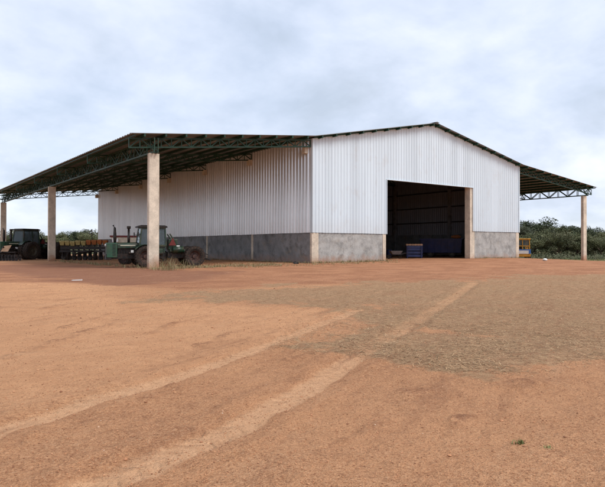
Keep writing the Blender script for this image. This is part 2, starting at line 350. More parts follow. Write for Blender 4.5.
# ------------------------------------------------------------------ gravel, straw and grass (stuff)
def scatter(n, dmin, dmax, spread=33, power=1.0):
    q = rng.random(n); d = dmin*(dmax/dmin)**(q**power); a = yaw+np.radians(rng.uniform(-spread, spread, n))
    return CAM.x+d*np.sin(a), CAM.y+d*np.cos(a), d
gi = {}
def surf(x, y):                           # height of the modelled sheet under a point
    dx, dy = x-CAM.x, y-CAM.y; rr = np.hypot(dx, dy); aa = np.arctan2(dx, dy)
    ri = np.clip(np.searchsorted(rad, rr), 1, nr-1); ai = np.clip(np.rint((np.degrees(aa-yaw)+36)/.16).astype(int), 0, 450)
    q = (rr-np.array(rad)[ri-1])/(np.array(rad)[ri]-np.array(rad)[ri-1])
    return GZ[(ri-1)*na+ai]*(1-q)+GZ[ri*na+ai]*q
x, y, d = scatter(32000, 3.0, 36); z = surf(x, y)
mb = MB()
for i in range(len(x)):
    s = random.choice((.002, .0025, .003, .0036, .0045, .006))*(1+d[i]*.05)*(2.4 if random.random() < .006 else 1); c = Vector((x[i], y[i], z[i]+s*.35)); n0 = len(mb.v)
    a0 = random.random()*6
    ring = [c+Vector((math.cos(a0+k*PI/2.5)*s*random.uniform(.7, 1.3), math.sin(a0+k*PI/2.5)*s*random.uniform(.7, 1.3), random.uniform(-.2, .2)*s)) for k in range(5)]
    mb.v += [tuple(p) for p in ring]+[tuple(c+Vector((random.uniform(-.3, .3)*s, random.uniform(-.3, .3)*s, s*random.uniform(.4, .8)))), tuple(c-Vector((0, 0, s)))]
    for k in range(5): mb.f += [(n0+k, n0+(k+1) % 5, n0+5), (n0+(k+1) % 5, n0+k, n0+6)]
t = NT('gravel_stone'); c = t.ramp(t.island(), [(0, (.22, .10, .056)), (.4, (.40, .19, .10)), (.8, (.50, .245, .128)), (.995, (.56, .30, .165)), (1, (.66, .52, .40))])
tag(mb.build('gravel', t.out(c, .9, 0, .2)), 'loose reddish gravel scattered over the dirt yard', 'gravel', kind='stuff')

def blade(mb, p, a, L, w, lift, bend=0.0):
    dx, dy = math.cos(a), math.sin(a); q = Vector((-dy, dx, 0))*w/2; p = Vector(p)
    m_ = p+Vector((dx, dy, 0))*L*.5*(1-lift*.5)+Vector((0, 0, L*.5*lift)); e = p+Vector((dx, dy, 0))*L*(1-lift*.5)+Vector((0, 0, L*lift*(1-bend)))
    n0 = len(mb.v); mb.v += [tuple(p-q), tuple(p+q), tuple(m_+q*.8), tuple(m_-q*.8), tuple(e)]
    mb.f += [(n0, n0+1, n0+2, n0+3), (n0+3, n0+2, n0+4)]
x, y, d = scatter(150000, 7.5, 42, 34)
k = inside(px_line([(100, 310), (150, 270), (1000, 262), (1000, 330), (700, 372), (420, 385), (240, 365), (300, 320)]), x, y); x, y, d = x[k], y[k], d[k]
bz = np.array([mnoise.fractal(Vector((a*.45, b*.45, 0)), .8, 2.0, 4) for a, b in zip(x, y)]); bz2 = np.array([mnoise.fractal(Vector((a*2.2, b*2.2, 5)), .9, 2.0, 3) for a, b in zip(x, y)])
bz3 = np.array([mnoise.fractal(Vector((a*.9, b*.9, 9)), .8, 2.0, 3) for a, b in zip(x, y)])
k = area(straw_p, x+bz*2.6+bz2*.7, y+bz*2.6-bz2*.7, 1.5)*np.clip(.75+bz3*1.1, .1, 1) > rng.random(len(x))*.95+.05
x, y, d = x[k], y[k], d[k]; z = surf(x, y); mb = MB()
for i in range(len(x)): blade(mb, (x[i], y[i], z[i]+.004), random.random()*6.283, random.uniform(.04, .12), random.uniform(.005, .011), random.choice((.02, .04, .08, .2)))
t = NT('dry_straw'); c = t.ramp(t.island(), [(0, (.17, .10, .052)), (.55, (.40, .25, .135)), (.97, (.54, .36, .205)), (1, (.64, .47, .30))]); M['straw'] = t.out(c, .85, 0, .2)
tag(mb.build('straw_litter', M['straw']), 'dead brown cut grass lying over the middle of the yard', 'dry grass', kind='stuff')
t = NT('dry_standing_grass'); c = t.ramp(t.island(), [(0, (.14, .13, .05)), (.4, (.27, .21, .11)), (.8, (.42, .34, .21)), (1, (.12, .16, .05))]); M['dry'] = t.out(c, .85, 0, .2)
mb = MB()
def tufts(x0, y0, x1, y1, n, wd, h):
    for _ in range(n):
        q = random.random(); px, py = x0+(x1-x0)*q+random.gauss(0, wd), y0+(y1-y0)*q+random.gauss(0, wd)
        pz = gz1(px, py)
        for _ in range(random.randint(4, 9)): blade(mb, (px+random.gauss(0, .07), py+random.gauss(0, .07), pz-.01), random.random()*6.283, random.uniform(.4, 1)*h, random.uniform(.012, .025), random.uniform(.3, 1.2), random.random()*.4)
tufts(-.5, -.6, D1, -.6, 260, .28, .34); tufts(-.6, 0, -.6, 30, 240, .25, .35); tufts(D2, -.5, W, -.5, 110, .25, .28)
tufts(-14, -.8, -4, -1.2, 330, .55, .32); tufts(-14, 1, -13, 30, 200, .5, .4); tufts(-9, -3, 6, -3, 180, .7, .2); tufts(30, 0, 44, -2, 160, .8, .3); tufts(-3, 1, -13, 3, 160, 1., .25)
tag(mb.build('dry_grass', M['dry']), 'low dry weeds growing along the foot of the shed', 'weeds', kind='stuff')
t = NT('green_grass'); c = t.ramp(t.island(), [(0, (.06, .105, .03)), (.6, (.12, .17, .055)), (1, (.26, .25, .12))]); M['grass'] = t.out(c, .8, 0, .2)
t = NT('dull_weed'); M['weed'] = t.out(t.ramp(t.island(), [(0, (.13, .15, .05)), (1, (.22, .22, .09))]), .8, 0, .2)
mb = MB()
for _ in range(12000):
    px, py = random.uniform(38, 100), random.uniform(-8, 60)
    if px < 46 and py < 5 and random.random() < .8: continue
    if py < -6+(px-44)*.25: continue
    blade(mb, (px, py, gz1(px, py)-.02), random.random()*6.283, random.uniform(.15, .55), random.uniform(.02, .06), random.uniform(.5, 1.2), random.random()*.4)
for _ in range(5000):
    px, py = random.uniform(-70, -16), random.uniform(34, 110)
    blade(mb, (px, py, gz1(px, py)-.02), random.random()*6.283, random.uniform(.2, .7), random.uniform(.03, .07), random.uniform(.5, 1.2), random.random()*.4)
tag(mb.build('green_grass', M['grass']), 'rough green grass round the edge of the yard', 'grass', kind='stuff')

# ------------------------------------------------------------------ shed
shed = thing('warehouse', 'large white corrugated metal shed with open side canopies and a wide dark doorway', 'shed')
def zroof(x):                             # underside of the roof sheets
    if x < 0: return HE+(HE-HT)/LT*x
    if x <= RU: return HE+(HR-HE)*x/RU
    if x <= W: return HR-(HR-HE)*(x-RU)/(W-RU)
    return HE-(HE-HT)/LT*(x-W)
PITCH, DEP = .34, .035
def prof(s0, s1, pitch=PITCH, extra=()):
    pts = []; n = int(math.ceil((s1-s0)/pitch))
    for i in range(n+1):
        for q, dd in ((0, 0), (.52, 0), (.62, 1), (.90, 1)):
            s = s0+(i+q)*pitch
            if s < s1-1e-6: pts.append((s, dd))
    pts.append((s1, 0))
    for e in extra:
        if s0 < e < s1:
            for (a, da), (b, db) in zip(pts[:-1], pts[1:]):
                if a < e < b: pts.append((e, da+(db-da)*(e-a)/(b-a)))
    return sorted(pts)
def sheet(mb, s0, s1, z0, z1, place, pitch=PITCH):     # place(s, out, z) -> point
    p = prof(s0, s1, pitch, extra=(RU,))
    zq = z0; z0 = lambda q: zq(q)+.018*mnoise.noise(Vector((math.floor(q/1.02)*3.7, 2, 5)))
    for (a, da), (b, db) in zip(p[:-1], p[1:]):
        mb.quad(place(a, da, z0(a)), place(b, db, z0(b)), place(b, db, z1(b)), place(a, da, z1(a)))
front = lambda s, o, z: (s, -.16-o*DEP, z)
top = lambda s: zroof(s)-.02
mb = MB(); sheet(mb, 0, D1, lambda s: HPL, top, front); sheet(mb, D1, D2, lambda s: HD, top, front); sheet(mb, D2, W, lambda s: HPR, top, front)
o = mb.build('front_cladding', M['clad'], shed)
for so, nm in ((o, 'cladding'),):
    md = so.modifiers.new('sheet', 'SOLIDIFY'); md.thickness = .004
fl = MB(); fl.box(-.17, -.0, -.225, -.158, HPL, HE-.05); fl.box(-.17, -.158, -.158, .06, HPL, HE-.05); fl.build('corner_flashing', M['clad'], o)
fl = MB(); fl.box(W, W+.17, -.225, -.158, HPR, HE-.05); fl.box(W+.158, W+.17, -.158, .06, HPR, HE-.05); fl.build('corner_flashing', M['clad'], o)
fl = MB(); fl.box(D1-.02, D1+.06, -.226, -.03, HPL, HD+.05); fl.build('door_flashing', M['clad'], o)
fl = MB(); fl.box(D1+.06, D2-.06, -.226, -.03, HD-.02, HD+.05); fl.build('door_flashing', M['clad'], o)
fl = MB(); fl.box(D2-.06, D2+.02, -.226, -.13, HPR, HD+.05); fl.build('door_flashing', M['clad'], o)
mb = MB(); sheet(mb, .07, LEN, lambda s: HPL, lambda s: HE-.03, lambda s, o, z: (-.165-o*.095-.02*mnoise.noise(Vector((s*.5, z*.3, 3))), s, z), .46); mb.build('side_cladding', M['sideclad'], shed)
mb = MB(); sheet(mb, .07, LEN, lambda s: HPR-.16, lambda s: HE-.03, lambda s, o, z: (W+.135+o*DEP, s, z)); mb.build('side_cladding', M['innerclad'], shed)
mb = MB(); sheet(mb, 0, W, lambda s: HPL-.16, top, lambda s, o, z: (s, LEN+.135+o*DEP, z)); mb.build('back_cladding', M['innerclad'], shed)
for xx, hh, sgn in ((-.0, HPL, 1), (W, HPR, -1)):
    for zz in (4.4, 6.3, 8.2):
        mb = MB(); mb.box(xx-.07, xx+.07, .3, LEN-.3, zz, zz+.14); mb.build('wall_girt', M['girt'], shed)
# plinths, one panel per bay
def plinth(x0, x1, y0, y1, z1, m):
    mb = MB(); mb.box(x0, x1, y0, y1, -1.2, z1); return mb.build('plinth_wall', m, shed, .015)
CW = .72
plinth(CW-.18, D1-.42, -.12, .12, HPL-.02, M['plinth']); plinth(D2+.30, W-.40, -.12, .12, HPR-.02, M['plinth'])
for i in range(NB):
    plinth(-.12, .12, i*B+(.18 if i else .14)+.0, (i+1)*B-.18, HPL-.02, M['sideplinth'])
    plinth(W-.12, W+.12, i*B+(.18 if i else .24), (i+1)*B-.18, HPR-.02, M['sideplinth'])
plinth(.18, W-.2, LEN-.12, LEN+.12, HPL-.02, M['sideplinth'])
def column(x0, x1, y0, y1, z1, name='column', m='column'):
    mb = MB(); mb.box(x0, x1, y0, y1, -1.3, z1); return mb.build(name, M[m], shed, .02)
column(-.18, CW-.19, -.145, .13, HPL-.015); column(D1-.41, D1-.02, -.15, .35, HPL-.015)
column(D2-.45, D2+.29, -.12, .55, HD+.3); column(W-.39, W+.14, -.15, .23, HPR-.015)
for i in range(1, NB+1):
    column(-.15, .3, i*B-.17, i*B+.17, HE-.7); column(W-.3, W+.14, i*B-.17, i*B+.17, HE-.7, m='sideplinth')  # right-hand hall columns take the shade-darkened concrete to keep the interior dim
# concrete corbels carrying the canopy trusses
for i in range(NB+1):
    for s in (-1, 1):
        mb = MB(); x0 = -.62 if s < 0 else W+.245; mb.box(x0, x0+.37, i*B+(.26 if i == 0 else -.22), i*B+(.66 if i == 0 else .22), HE-1.25, HE-.72); mb.build('corbel', M['column'], shed, .015)
# canopy columns
for s in (-1, 1):
    cx = -LC if s < 0 else W+LC
    for i in (0, 3, 6):
        column(cx-.37, cx+.37, i*B-.17, i*B+.17, HC)
# roofs: corrugated sheets, ribs running down the slope
Y0, Y1 = -.75, LEN+.4
def roof(xa, xb, name):
    mb = MB(); pts = prof(Y0, Y1, .5)
    za, zb = zroof(xa)+.10, zroof(xb)+.10
    for (a, da), (b, db) in zip(pts[:-1], pts[1:]):
        mb.quad((xa, a, za+da*.055), (xb, a, zb+da*.055), (xb, b, zb+db*.055), (xa, b, za+db*.055))
    o = mb.build(name, M['roof'], shed); md = o.modifiers.new('sheet', 'SOLIDIFY'); md.thickness = .02; md.offset = 0; return o
r1 = roof(-.12, RU, 'roof'); r2 = roof(RU, W+.12, 'roof')
mb = MB(); mb.hexa([(RU-.35, Y0-.02, HR+.13), (RU+.35, Y0-.02, HR+.13), (RU+.35, Y1, HR+.13), (RU-.35, Y1, HR+.13), (RU-.02, Y0-.02, HR+.22), (RU+.02, Y0-.02, HR+.22), (RU+.02, Y1, HR+.22), (RU-.02, Y1, HR+.22)]); mb.build('ridge_cap', M['roof'], r1)
c1 = roof(-LT, -.10, 'canopy_roof'); c2 = roof(W+.10, W+LT, 'canopy_roof')
def purlin(x, par, k=1):
    mb = MB(); zt = zroof(x)+.085; mb.box(x-.06, x+.06, Y0+.02, Y1-.05, zt-.2, zt); mb.build('purlin', M['steel'], par)
def frange(a, b, n): return [a+(b-a)*i/(n-1) for i in range(n)]
for xx in frange(-LT+.9, -1.0, 10): purlin(xx, c1)
for xx in frange(W+1.0, W+LT-.9, 10): purlin(xx, c2)
for xx in frange(.5, RU-.4, 10): purlin(xx, r1)
for xx in frange(RU+.4, W-.5, 10): purlin(xx, r2)
# edge trim of the gable: dark broken line under the sheets
for xa, xb, par in ((-.1, RU, r1), (RU, W+.1, r2)):
    mb = MB(); mb.bar((xa, -.33, zroof(xa)+.03), (xb, -.33, zroof(xb)+.03), .05, .12); mb.build('edge_trim', M['steel'], par)

def truss_bars(mb, a0, a1, b0, b1, n, w=.075, d=.05, post=True):   # chord a (top) from a0 to a1, chord b (bottom) b0 to b1
    a0, a1, b0, b1 = map(Vector, (a0, a1, b0, b1)); mb.bar(a0, a1, .1, .1); mb.bar(b0, b1, .1, .1)
    for i in range(n+1):
        p, q = a0.lerp(a1, i/n), b0.lerp(b1, i/n)
        if post: mb.bar(p, q, w*.8)
        if i < n:
            p2, q2 = a0.lerp(a1, (i+1)/n), b0.lerp(b1, (i+1)/n)
            if i % 2: mb.bar(p, q2, w)
            else: mb.bar(q, p2, w)
for i in range(NB+1):
    yy = i*B+(-.02 if i == 0 else 0)
    for s in (-1, 1):
        X = (lambda q: q) if s < 0 else (lambda q: W-q)
        xa, xb = -LT+.05, -.25; mb = MB(); zt = lambda q: zroof(X(q))-.15
        truss_bars(mb, (X(xa), yy, zt(xa)), (X(xb), yy, zt(xb)), (X(xa), yy, zt(xa)-.62), (X(xb), yy, zt(xb)-.55), 20)
        mb.build('canopy_truss', M['steel'], shed)
    if i:
        mb = MB(); truss_bars(mb, (.3, yy, zroof(.3)-.2), (RU, yy, HR-.2), (.3, yy, HE-.75), (RU, yy, HE+.9), 12); truss_bars(mb, (RU, yy, HR-.2), (W-.3, yy, zroof(W-.3)-.2), (RU, yy, HE+.9), (W-.3, yy, HE-.75), 12)
        mb.build('hall_truss', M['steel'], shed)
for s in (-1, 1):
    X = -LC if s < 0 else W+LC
    for j in (0, 1):
        mb = MB(); ya, yb = j*3*B-(.5 if j == 0 else -.01), (j+1)*3*B+(.3 if j else -.01)
        for off in (-.13, .13):
            truss_bars(mb, (X+off, ya, HC+1.0), (X+off, yb, HC+1.0), (X+off, ya, HC+.06), (X+off, yb, HC+.06), 22, .07)
        mb.build('girder', M['steel2'], shed)
    mb = MB(); xo = -LT+.25 if s < 0 else W+LT-.25; mb.box(xo-.03, xo+.03, Y0+.1, Y1-.1, zroof(xo)-.06, zroof(xo)+.04); mb.build('eave_beam', M['steel'], shed)
# truss posts on the column heads
# ------------------------------------------------------------------ wheels and machines
def tyre_mesh(R, wd, lugs=22):
    mb = MB(); h = wd/2
    mb.lathe_y([(R*.56, -h*.82), (R*.72, -h), (R*.9, -h*.98), (R*.95, -h*.86), (R*.955, 0), (R*.95, h*.86), (R*.9, h*.98), (R*.72, h), (R*.56, h*.82), (R*.56, -h*.82)], 40)
    for s in (-1, 1):
        for k in range(lugs):
            t0 = 2*PI*(k+(.5 if s > 0 else 0))/lugs; t1 = t0+.23
            def P(t, rr, yy): return Vector((rr*math.cos(t), yy, rr*math.sin(t)))
            e = .055
            mb.hexa([P(t0-e, R*.93, 0), P(t0+e, R*.93, 0), P(t1+e, R*.9, s*h*1.0), P(t1-e, R*.9, s*h*1.0), P(t0-e, R, 0), P(t0+e, R, 0), P(t1+e, R*.985, s*h*1.0), P(t1-e, R*.985, s*h*1.0)])
    me = mb
    return mb
def add_wheel(par, x, y, R, wd, rimmat, side):
    w = bpy.data.objects.new('wheel', None); COL.objects.link(w); w.parent = par; w.location = (x, y, R); w.empty_display_size = .2
    w.rotation_euler = (0, random.random(), 0)
    tyre_mesh(R, wd).build('tyre', M['rubber'], w)
    mb = MB(); h = wd/2; s = side
    mb.lathe_y([(R*.57, s*h*.8), (R*.57, s*h*.62), (R*.5, s*h*.6), (R*.40, s*h*.2), (R*.2, s*h*.15), (R*.19, s*h*.45), (R*.001, s*h*.47)], 28)
    mb.lathe_y([(R*.57, -s*h*.8), (R*.5, -s*h*.4), (R*.001, -s*h*.4)], 28)
    for k in range(8):
        a = 2*PI*k/8; mb.tube([(R*.28*math.cos(a), s*h*.15, R*.28*math.sin(a)), (R*.28*math.cos(a), s*h*.3, R*.28*math.sin(a))], .025, 6)
    mb.build('rim', rimmat, w)
    return w

def cab(par, x0, x1, hw, z0, z1, m, roofm):
    ps = .045
    fr = MB(); ins = .10
    cs = lambda x, y: [(x, y)]
    bot = [(x0, -hw), (x1, -hw), (x1, hw), (x0, hw)]; topp = [(x0+ins*.5, -hw+ins), (x1-ins*1.6, -hw+ins), (x1-ins*1.6, hw-ins), (x0+ins*.5, hw-ins)]
    for (bx, by), (tx, ty) in zip(bot, topp): fr.bar((bx, by, z0), (tx, ty, z1), .1)
    zm = z0+(z1-z0)*.42
    for s in (-1, 1):                     # door post and sills
        xm = x0+(x1-x0)*.42; fr.bar((xm, s*hw, z0), (xm, s*(hw-ins), z1), .08)
        fr.bar((x0, s*hw, z0), (x1, s*hw, z0), .12); fr.bar((x0+.05, s*(hw-ins), z1-.02), (x1-.16, s*(hw-ins), z1-.02), .09)
    for x, xt in ((x0, x0+.05), (x1, x1-.16)):
        fr.bar((x, -hw, z0), (x, hw, z0), .12); fr.bar((xt, -hw+ins, z1-.02), (xt, hw-ins, z1-.02), .09)
    fr.box(x0, x1, -hw, hw, z0-.12, z0-.02)
    cabo = fr.build('cab', m, par)
    def pane(pts):
        g = MB(); a, b, c, d = [Vector(p) for p in pts]; n = (b-a).cross(d-a).normalized()*.008
        cen = (a+b+c+d)/4; a, b, c, d = [p+(cen-p)*.05 for p in (a, b, c, d)]
        g.hexa([a-n, b-n, c-n, d-n, a+n, b+n, c+n, d+n]); g.build('window', M['glass'], cabo)
    for s in (-1, 1):
        xm = x0+(x1-x0)*.42
        pane([(x0, s*hw, z0), (xm, s*hw, z0), (xm, s*(hw-ins), z1), (x0+.05, s*(hw-ins), z1)])
        pane([(xm, s*hw, z0), (x1, s*hw, z0), (x1-.16, s*(hw-ins), z1), (xm, s*(hw-ins), z1)])
    pane([(x1, -hw, z0), (x1, hw, z0), (x1-.16, hw-ins, z1), (x1-.16, -hw+ins, z1)])
    pane([(x0, hw, z0), (x0, -hw, z0), (x0+.05, -hw+ins, z1), (x0+.05, hw-ins, z1)])
    rf = MB(); o = .12
    lo = [(x0-o, -hw-o*.2), (x1+.08, -hw-o*.2), (x1+.08, hw+o*.2), (x0-o, hw+o*.2)]
    hi = [(x0+.05, -hw+.12), (x1-.15, -hw+.12), (x1-.15, hw-.12), (x0+.05, hw-.12)]
    rf.hexa([(*p, z1+.02) for p in lo]+[(*p, z1+.12) for p in lo]); rf.hexa([(*p, z1+.12) for p in lo]+[(*p, z1+.2) for p in hi])
    rf.build('cab_roof', roofm, par, .02)
    st = MB(); st.box(x0+.35, x0+.85, -.28, .28, z0+.2, z0+.38); st.hexa([(x0+.25, -.28, z0+.3), (x0+.38, -.28, z0+.3), (x0+.38, .28, z0+.3), (x0+.25, .28, z0+.3), (x0+.12, -.26, z0+1.0), (x0+.24, -.26, z0+1.0), (x0+.24, .26, z0+1.0), (x0+.12, .26, z0+1.0)]); st.build('seat', M['tdark'], par, .03)
    sw = MB(); sw.tube([(x1-.45, 0, z0), (x1-.55, 0, z0+.5)], .03, 8)
    ring = [(x1-.55+.06*math.sin(a)*1, .2*math.cos(a), z0+.52+.12*math.sin(a)) for a in [2*PI*k/16 for k in range(17)]]; sw.tube(ring, .018, 6); sw.build('steering_wheel', M['tdark'], par)
    return cabo

def make_tractor(label, loc, rz, dual=False, R=.8, group=None, hoodlen=2.65):
    t = thing('tractor', label, 'tractor', loc, rz, group)
    wb = 3.65; tw = 1.0 if not dual else .85; wd = .58
    fr = MB()                                                  # two frames and the hinge between them
    fr.box(-1.35, hoodlen-.3, -.36, .36, .62, .98); fr.box(-1.75, -1.35, -.18, .18, .55, 1.1); fr.tube([(-1.6, 0, .45), (-1.6, 0, 1.2)], .15, 12)
    fr.box(-4.55, -1.75, -.4, .4, .66, 1.12); fr.box(-.22, .22, -tw+.2, tw-.2, R-.16, R+.16); fr.box(-wb-.22, -wb+.22, -tw+.2, tw-.2, R-.16, R+.16)
    fr.box(hoodlen-.35, hoodlen+.05, -.42, .42, .55, 1.0)
    for s in (-1, 1): fr.bar((-4.5, s*.3, .7), (-5.1, s*.42, .5), .1, .14); fr.bar((-4.5, s*.25, 1.1), (-4.9, s*.35, .9), .06)
    fr.build('frame', M['tdark'], t, .02)
    en = MB()                                                  # engine and its bits under the hood
    en.box(.5, 1.85, -.30, .30, .98, 1.42)
    for k in range(6): en.tube([(.62+k*.2, -.3, 1.3), (.62+k*.2, -.38, 1.2), (.62+k*.2, -.4, 1.05)], .035, 6); en.tube([(.62+k*.2, .3, 1.3), (.62+k*.2, .38, 1.2), (.62+k*.2, .4, 1.05)], .035, 6)
    en.tube([(.8, -.42, 1.05), (1.1, -.42, 1.05)], .09, 10); en.tube([(.8, .42, 1.05), (1.1, .42, 1.05)], .09, 10)
    en.build('engine', M['tdark'], t)
    for s in (-1, 1):
        mb = MB(); mb.box(.75, .95, s*.44-.06, s*.44+.06, 1.06, 1.26); mb.build('filter', M['white'], t, .02)
    hd = MB(); L = hoodlen                                     # hood top, rounded shoulders
    prof_ = [(-.46, 1.42), (-.46, 1.66), (-.40, 1.78), (-.25, 1.84), (.25, 1.84), (.40, 1.78), (.46, 1.66), (.46, 1.42)]
    n0 = len(hd.v)
    for xx, dz in ((.42, 0), (L-.75, -.03)):
        for yy, zz in prof_: hd.v.append((xx, yy, zz+dz))
    m = len(prof_)
    for k in range(m-1): hd.f.append((n0+k, n0+k+1, n0+m+k+1, n0+m+k))
    hd.f.append(tuple(range(n0, n0+m))[::-1]); hd.f.append(tuple(range(n0+m, n0+2*m))); hd.f.append((n0, n0+m, n0+2*m-1, n0+m-1))
    hood = hd.build('hood', M['tgreen'], t, .015)
    for s in (-1, 1):
        mb = MB(); mb.box(.62, L-.95, s*.462-.006, s*.462+.006, 1.57, 1.64); mb.build('stripe', M['pale'], hood)
    gr = MB(); gr.box(L-.74, L, -.47, .47, .72, 1.80); grille = gr.build('grille', M['tgreen2'], t, .04)
    lv = MB()
    for k in range(9):
        zz = .86+k*.1; lv.box(L-.005, L+.015, -.36, .36, zz, zz+.05)
    lv.build('louvre', M['tdark'], grille)
    for s in (-1, 1):
        lv = MB()
        for k in range(9): lv.box(L-.62, L-.4, s*.475-.008, s*.475+.008, .86+k*.1, .9+k*.1)
        lv.build('louvre', M['tdark'], grille)
    for s in (-1, 1):
        mb = MB(); mb.lathe_y([(.001, 0), (.09, 0), (.09, .05), (.001, .05)], 16); hl = mb.build('headlight', M['chrome'], t); hl.location = (L+.03, s*.25, 1.62); hl.rotation_euler = (0, 0, -PI/2)
    ex = MB(); ex.tube([(2.05, .18, 1.8), (2.05, .18, 2.2), (2.06, .18, 2.9), (2.18, .18, 3.08)], [.09, .13, .075, .075], 12); ex.build('exhaust_pipe', M['tdark'], t, 0, True)
    ac = MB(); ac.tube([(1.02, -.16, 1.8), (1.02, -.16, 2.35), (1.02, -.16, 2.36), (1.02, -.16, 2.85), (1.02, -.16, 2.86), (1.02, -.16, 3.05)], [.10, .10, .08, .08, .14, .14], 12); ac.build('air_intake', M['tdark'], t, 0, True)
    cab(t, -1.55, .38, .78, 1.62, 2.92, M['tgreen'], M['tdark'])
    bl = MB(); bl.box(-1.5, .36, -.72, .72, 1.05, 1.5); bl.box(-1.3, -.3, -.98, -.72, .95, 1.35); bl.box(-1.3, -.3, .72, .98, .95, 1.35); bl.build('cab_base', M['tgreen'], t, .03)
    for s in (-1, 1):
        fd = MB()                                              # fenders over the wheels
        for k in range(7):
            a, b = math.radians(35+k*16), math.radians(35+(k+1)*16)
            def Q(a, rr, yy): return (rr*math.cos(a), yy, R+rr*math.sin(a))
            y0, y1 = s*(tw-.3), s*(tw+.3)
            fd.hexa([Q(a, R+.07, y0), Q(b, R+.07, y0), Q(b, R+.07, y1), Q(a, R+.07, y1), Q(a, R+.1, y0), Q(b, R+.1, y0), Q(b, R+.1, y1), Q(a, R+.1, y1)])
        fd.build('fender', M['tgreen'], t)
        ld = MB()
        for k in range(3): ld.box(-1.35, -.95, s*1.0-.04, s*1.0+.04, .45+k*.28, .5+k*.28)
        ld.bar((-1.35, s*1.0, .4), (-1.35, s*.9, 1.4), .04); ld.bar((-.95, s*1.0, .4), (-.95, s*.9, 1.4), .04); ld.build('ladder', M['tdark'], t)
        tk = MB(); tk.tube([(-2.9, s*.55, 1.3), (-2.1, s*.55, 1.3)], .26, 14); tk.build('fuel_tank', M['tgreen'], t, 0, True)
        mr = MB(); mr.bar((.3, s*.78, 2.4), (.5, s*1.05, 2.45), .03); mr.box(.47, .52, s*1.02-.09, s*1.02+.09, 2.25, 2.6); mr.build('mirror', M['tdark'], t)
    dk = MB(); dk.box(-4.4, -1.9, -.5, .5, 1.12, 1.3); dk.box(-2.5, -1.8, -.5, .5, 1.3, 2.1); dk.bar((-2.7, -.45, 1.3), (-1.9, -.45, 2.5), .1); dk.bar((-2.7, .45, 1.3), (-1.9, .45, 2.5), .1); dk.build('rear_deck', M['tgreen'], t, .03)
    for s in (-1, 1):
        mb = MB(); mb.poly([(-2.35, s*.62, 1.62), (-1.78, s*.62, 1.62), (-2.1, s*.62, 2.2)]); mb.poly([(-2.35, s*.65, 1.62), (-1.78, s*.65, 1.62), (-2.1, s*.65, 2.2)][::-1]); mb.build('warning_triangle', M['red'], t)
        mb = MB(); mb.box(-2.62, -2.38, s*.6-.03, s*.6+.03, 1.42, 1.62); mb.build('marker_plate', M['white'], t)
    for xx in (0, -wb):
        for s in (-1, 1):
            add_wheel(t, xx, s*tw, R, wd, M['rim'] if not dual else M['rim2'], s)
            if dual: add_wheel(t, xx, s*(tw+.72), R, wd, M['rim2'], s)
    return t
def place_dir(p_front, p_rear):          # yaw with +x from rear towards front
    return math.atan2(p_front.y-p_rear.y, p_front.x-p_rear.x)
def on_ground(px, d, dz=0):
    p = at(px, 250, d); return Vector((p.x, p.y, gz1(p.x, p.y)+dz))
pf, pr = on_ground(143, 45.0), on_ground(194, 46.6)
make_tractor('dark green articulated tractor parked under the canopy behind the nearest concrete pillar', pf, place_dir(pf, pr))
pf, pr = on_ground(23, 56.0), on_ground(45, 58.6)
make_tractor('dark green tractor with double wheels between the two farther canopy pillars', on_ground(21, 72.5), place_dir(on_ground(6, 70.0), on_ground(33, 73.3)), True, .9).scale = (1.2,)*3

